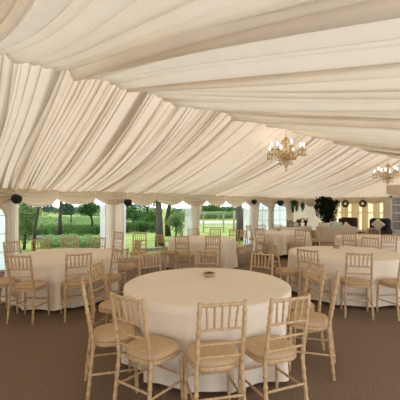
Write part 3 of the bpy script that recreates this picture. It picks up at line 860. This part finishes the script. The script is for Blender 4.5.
# bushy pale tree left with a leaning trunk
b = out(33.5, 11.5, -.03)
tree('leafy_shrub', 'tall pale green leafy shrub just outside, right of the flat cream drape', out(24, 12.2, -.03), [(0, 0, 0), (.05, 0, .6), (.1, 0, 1.2)],
     clump(26, .02, 0, 1.1, .50, .45, 1.0, .26, 1)+clump(5, .05, 0, 2.1, .4, .35, .35, .22, 2), 4600, .09, 'leaf_light', 'bark_dark', 11, r0=.05)
tree('leaning_tree', 'tree with a dark leaning trunk rising out of the pale shrub', b, [(0, 0, 0), skew(.06, .9), skew(.20, 1.7), skew(.26, 2.4)],
     [(*skew(.5, 3.2), .8, .8, .6), (*skew(-.3, 3.0), .6, .6, .5), (*skew(.2, 2.35), .3, .3, .25)], 700, .13, 'leaf_light', 'bark_dark', 12, r0=.055)
tree('slim_tree', 'slim dark straight trunk standing alone in front of the vineyard rows', out(60.5, 17.5, -.03), [(0, 0, 0), skew(-.03, 1.0), skew(.04, 2.0), skew(-.05, 3.1)],
     [(0, 0, 3.6, 1.2, 1.2, .7), (.6, 0, 3.2, .6, .6, .4)], 900, .12, 'leaf_mid', 'bark_dark', 13, r0=.10)
tree('round_tree', 'small round crowned dark tree left of the straight post drape', out(92, 20, -.03), [(0, 0, 0), skew(.02, .7), skew(-.1, 1.3)],
     clump(12, *skew(-.1, 1.62), .55, .55, .34, .34, 3), 2200, .12, 'leaf_mid', 'bark_dark', 14, r0=.09)
tree('young_tree', 'thin young tree between the slim trunk and the round crowned tree', out(71, 24, -.03), [(0, 0, 0), skew(0, .8), skew(.05, 1.5)],
     clump(8, *skew(0, 1.7), .8, .6, .3, .3, 4), 700, .14, 'leaf_blue', 'bark_dark', 15, r0=.06)
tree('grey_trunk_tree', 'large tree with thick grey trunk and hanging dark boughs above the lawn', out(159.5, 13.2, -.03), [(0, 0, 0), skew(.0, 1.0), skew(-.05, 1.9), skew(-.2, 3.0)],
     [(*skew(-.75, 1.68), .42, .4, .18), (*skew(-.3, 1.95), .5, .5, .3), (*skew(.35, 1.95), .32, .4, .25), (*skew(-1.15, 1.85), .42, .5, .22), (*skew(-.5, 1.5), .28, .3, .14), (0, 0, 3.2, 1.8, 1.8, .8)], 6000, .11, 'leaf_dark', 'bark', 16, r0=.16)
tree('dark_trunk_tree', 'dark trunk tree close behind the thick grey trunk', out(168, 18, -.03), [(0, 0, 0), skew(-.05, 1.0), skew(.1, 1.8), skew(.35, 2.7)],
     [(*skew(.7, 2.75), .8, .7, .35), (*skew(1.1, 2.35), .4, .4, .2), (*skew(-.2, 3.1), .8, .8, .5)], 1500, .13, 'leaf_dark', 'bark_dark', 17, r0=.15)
tree('light_bush', 'light green rounded bush between the grey trunk and the white plastic curtain', out(176, 16, -.03), [(0, 0, 0), (0, 0, .4), (0, 0, .9)],
     clump(14, 0, 0, .85, .3, .3, .7, .26, 5), 2000, .10, 'leaf_light', 'bark_dark', 18, r0=.05)
tree('opening_trunk_tree', 'thick dark trunk at the right edge of the timber arch opening', out(240.5, 15.6, -.03), [(0, 0, 0), skew(-.03, 1.1), skew(-.10, 2.0), skew(-.2, 3.2)],
     [(0, 0, 3.6, 1.4, 1.4, .6), (.6, 0, 3.1, .5, .5, .3)], 900, .13, 'leaf_dark', 'bark', 19, r0=.20)
# background trees behind the far lawn
rg = random.Random(21)
labs = ['broad far tree behind the timber arch, its left one', 'tall far tree in the middle behind the timber arch', 'far tree behind the timber arch, its right one', 'low far tree beside the dark trunk at the arch opening']
for i, (px, d, h, w) in enumerate([(201, 66, 1.7, 2.4), (213, 56, 2.0, 2.2), (226, 66, 1.8, 2.4), (240, 57, 1.3, 2.0)]):
    tree('far_tree', labs[i], out(px, d, .1), [(0, 0, 0), (0, 0, 1), (0, 0, h*.6)], clump(14, 0, 0, h*.52, w*.8, w*.8, h*.34, w*.42, 30+i), 2200, .30, 'leaf_mid', 'bark_dark', 40+i, 'far trees behind the timber arch', .15)
labs = ['dense hedge shrub right of the straight post drape', 'dense hedge shrub in the middle of the lawn opening', 'dense hedge shrub behind the thick grey trunk', 'dark hedge shrub behind the light green bush']
for i, (px, d, h, w) in enumerate([(131, 27, 2.0, 1.2), (143, 28, 1.9, 1.2), (152, 24, 1.5, 1.0), (181, 27, 2.0, 1.3)]):
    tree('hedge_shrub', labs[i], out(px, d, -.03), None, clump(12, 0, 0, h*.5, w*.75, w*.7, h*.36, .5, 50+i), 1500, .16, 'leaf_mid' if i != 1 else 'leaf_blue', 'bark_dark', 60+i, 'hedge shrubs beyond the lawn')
labs = ['rounded far tree at the left edge of the hills view', 'rounded far tree below the hills, left of the slim trunk', 'rounded far tree below the hills, right of the slim trunk', 'rounded far tree behind the round crowned tree', 'rounded far tree beyond the straight post drape']
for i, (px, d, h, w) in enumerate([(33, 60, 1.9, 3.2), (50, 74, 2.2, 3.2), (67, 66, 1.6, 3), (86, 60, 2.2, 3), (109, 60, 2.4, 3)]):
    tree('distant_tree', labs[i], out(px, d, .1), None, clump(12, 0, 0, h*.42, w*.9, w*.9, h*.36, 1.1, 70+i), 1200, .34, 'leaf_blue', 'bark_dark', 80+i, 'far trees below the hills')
# vineyard rows and planting: leafy masses nobody could count
def mass(name, lab, pts, n, size, leaf, seed, cat='plants'):
    o = blobs_mb(pts, n, size, seed).build(name, M[leaf], None, False)
    tag(o, lab, cat, None, 'stuff')
pts = []
for row, d in enumerate((24, 28, 33, 40)):
    for px in np.linspace(36, 106, 22): x, y, z = out(px, d); pts.append((x, y, .22, .5*d/26, .35, .30))
mass('vineyard_leaves', 'rows of green vineyard leaves beyond the garden', pts, 9000, .16, 'leaf_light', 91)
pts = []
for px in np.linspace(46, 106, 20): x, y, z = out(px, 13.6+rg.uniform(-1, 1)); pts.append((x, y, .12, .35, .4, .28))
mass('border_plants', 'bright green low border plants outside the left opening', pts, 5200, .11, 'leaf_light', 92)
pts = []
for px in np.linspace(18, 106, 40): x, y, z = out(px, 19.5+rg.uniform(-1.5, 1.5)); pts.append((x, y, .2, .5, .5, .3))
mass('low_shrubbery', 'mid green low shrubbery between the slim trunk and the vineyard rows', pts, 5000, .13, 'leaf_mid', 95)
pts = []
for px in np.linspace(124, 158, 10): x, y, z = out(px, 21+rg.uniform(-1, 1)); pts.append((x, y, .30, .35, .35, .38))
mass('shrub_border', 'mid green shrub border at the edge of the lawn', pts, 2600, .13, 'leaf_mid', 93)
pts = []
for px in np.linspace(200, 242, 12): x, y, z = out(px, 44); pts.append((x, y, .5, 1.1, .8, .55))
mass('far_hedge', 'pale hedge along the far side of the sunny lawn', pts, 2600, .25, 'leaf_light', 94)
m = MB()
p0, p1 = Vector(out(198, 31)), Vector(out(244, 31)); d = (p1-p0); ang = math.atan2(d.y, d.x)
m.box((p0+p1)/2+Vector((0, 0, .02)), (d.length, .5, .42), Matrix.Rotation(ang, 3, 'Z'), .08)
tag(m.build('stone_wall', M['stone'], None, 'auto'), 'low pale stone wall crossing the sunny lawn', 'garden wall')
# timber arch
a0 = Vector(out(203.5, 21, -.03)); a1 = Vector(out(223.5, 21, -.03))
t = thing('timber_arch', 'thin timber garden arch of two posts and a bar on the lawn', 'arch', a0)
dd = a1-a0
for p in (Vector((0, 0, 0)), dd): m = MB(); m.box(p+Vector((0, 0, .66)), (.07, .07, 1.32)); m.build('post', M['timber'], t, False)
m = MB(); m.box(dd/2+Vector((0, 0, 1.32)), (dd.length+.25, .06, .07), Matrix.Rotation(math.atan2(dd.y, dd.x), 3, 'Z')); m.build('crossbar', M['timber'], t, False)
m = MB(); m.box(dd*.52+Vector((0, 0, .30)), (dd.length, .06, .06), Matrix.Rotation(math.atan2(dd.y, dd.x), 3, 'Z')); m.build('rail', M['timber'], t, False)
m = MB(); m.box((0, 0, .7), (.12, .12, 1.4), bev=.01); o = m.build('timber_post', M['timber'], None, 'auto'); o.location = out(234, 22, -.03)
tag(o, 'single timber post on the lawn right of the timber arch', 'post')
m = MB(); m.box((0, 0, .7), (.13, .13, 1.4), bev=.01); o = m.build('timber_post', M['timber'], None, 'auto'); o.location = out(181.5, 18, -.03)
tag(o, 'dark timber post on the lawn beside the white plastic curtain', 'post')

# ------------------------------------------------------------------ light
w = bpy.data.worlds.new('sky'); S.world = w; w.use_nodes = True
nt = w.node_tree; bg = nt.nodes['Background']
tc = nt.nodes.new('ShaderNodeTexCoord'); sp = nt.nodes.new('ShaderNodeSeparateXYZ'); cr = nt.nodes.new('ShaderNodeValToRGB')
cr.color_ramp.elements[0].position = .0; cr.color_ramp.elements[0].color = (.97, .98, 1, 1)
cr.color_ramp.elements[1].position = .7; cr.color_ramp.elements[1].color = (.88, .93, 1, 1)
nt.links.new(tc.outputs['Generated'], sp.inputs[0]); nt.links.new(sp.outputs['Z'], cr.inputs['Fac']); nt.links.new(cr.outputs['Color'], bg.inputs['Color'])
bg.inputs['Strength'].default_value = 1.7
sl = bpy.data.lights.new('sun', 'SUN'); sl.energy = 2.0; sl.angle = R(12); sl.color = (1, .95, .86)
so = bpy.data.objects.new('sun', sl); COL.objects.link(so); so.rotation_euler = (R(-38), R(22), 0)
S.view_settings.view_transform = 'Standard'; S.view_settings.look = 'None'; S.view_settings.gamma = 1
S.view_settings.use_curve_mapping = False; S.view_settings.exposure = 0.58
S.cycles.max_bounces = 10; S.cycles.transparent_max_bounces = 16; S.cycles.diffuse_bounces = 6
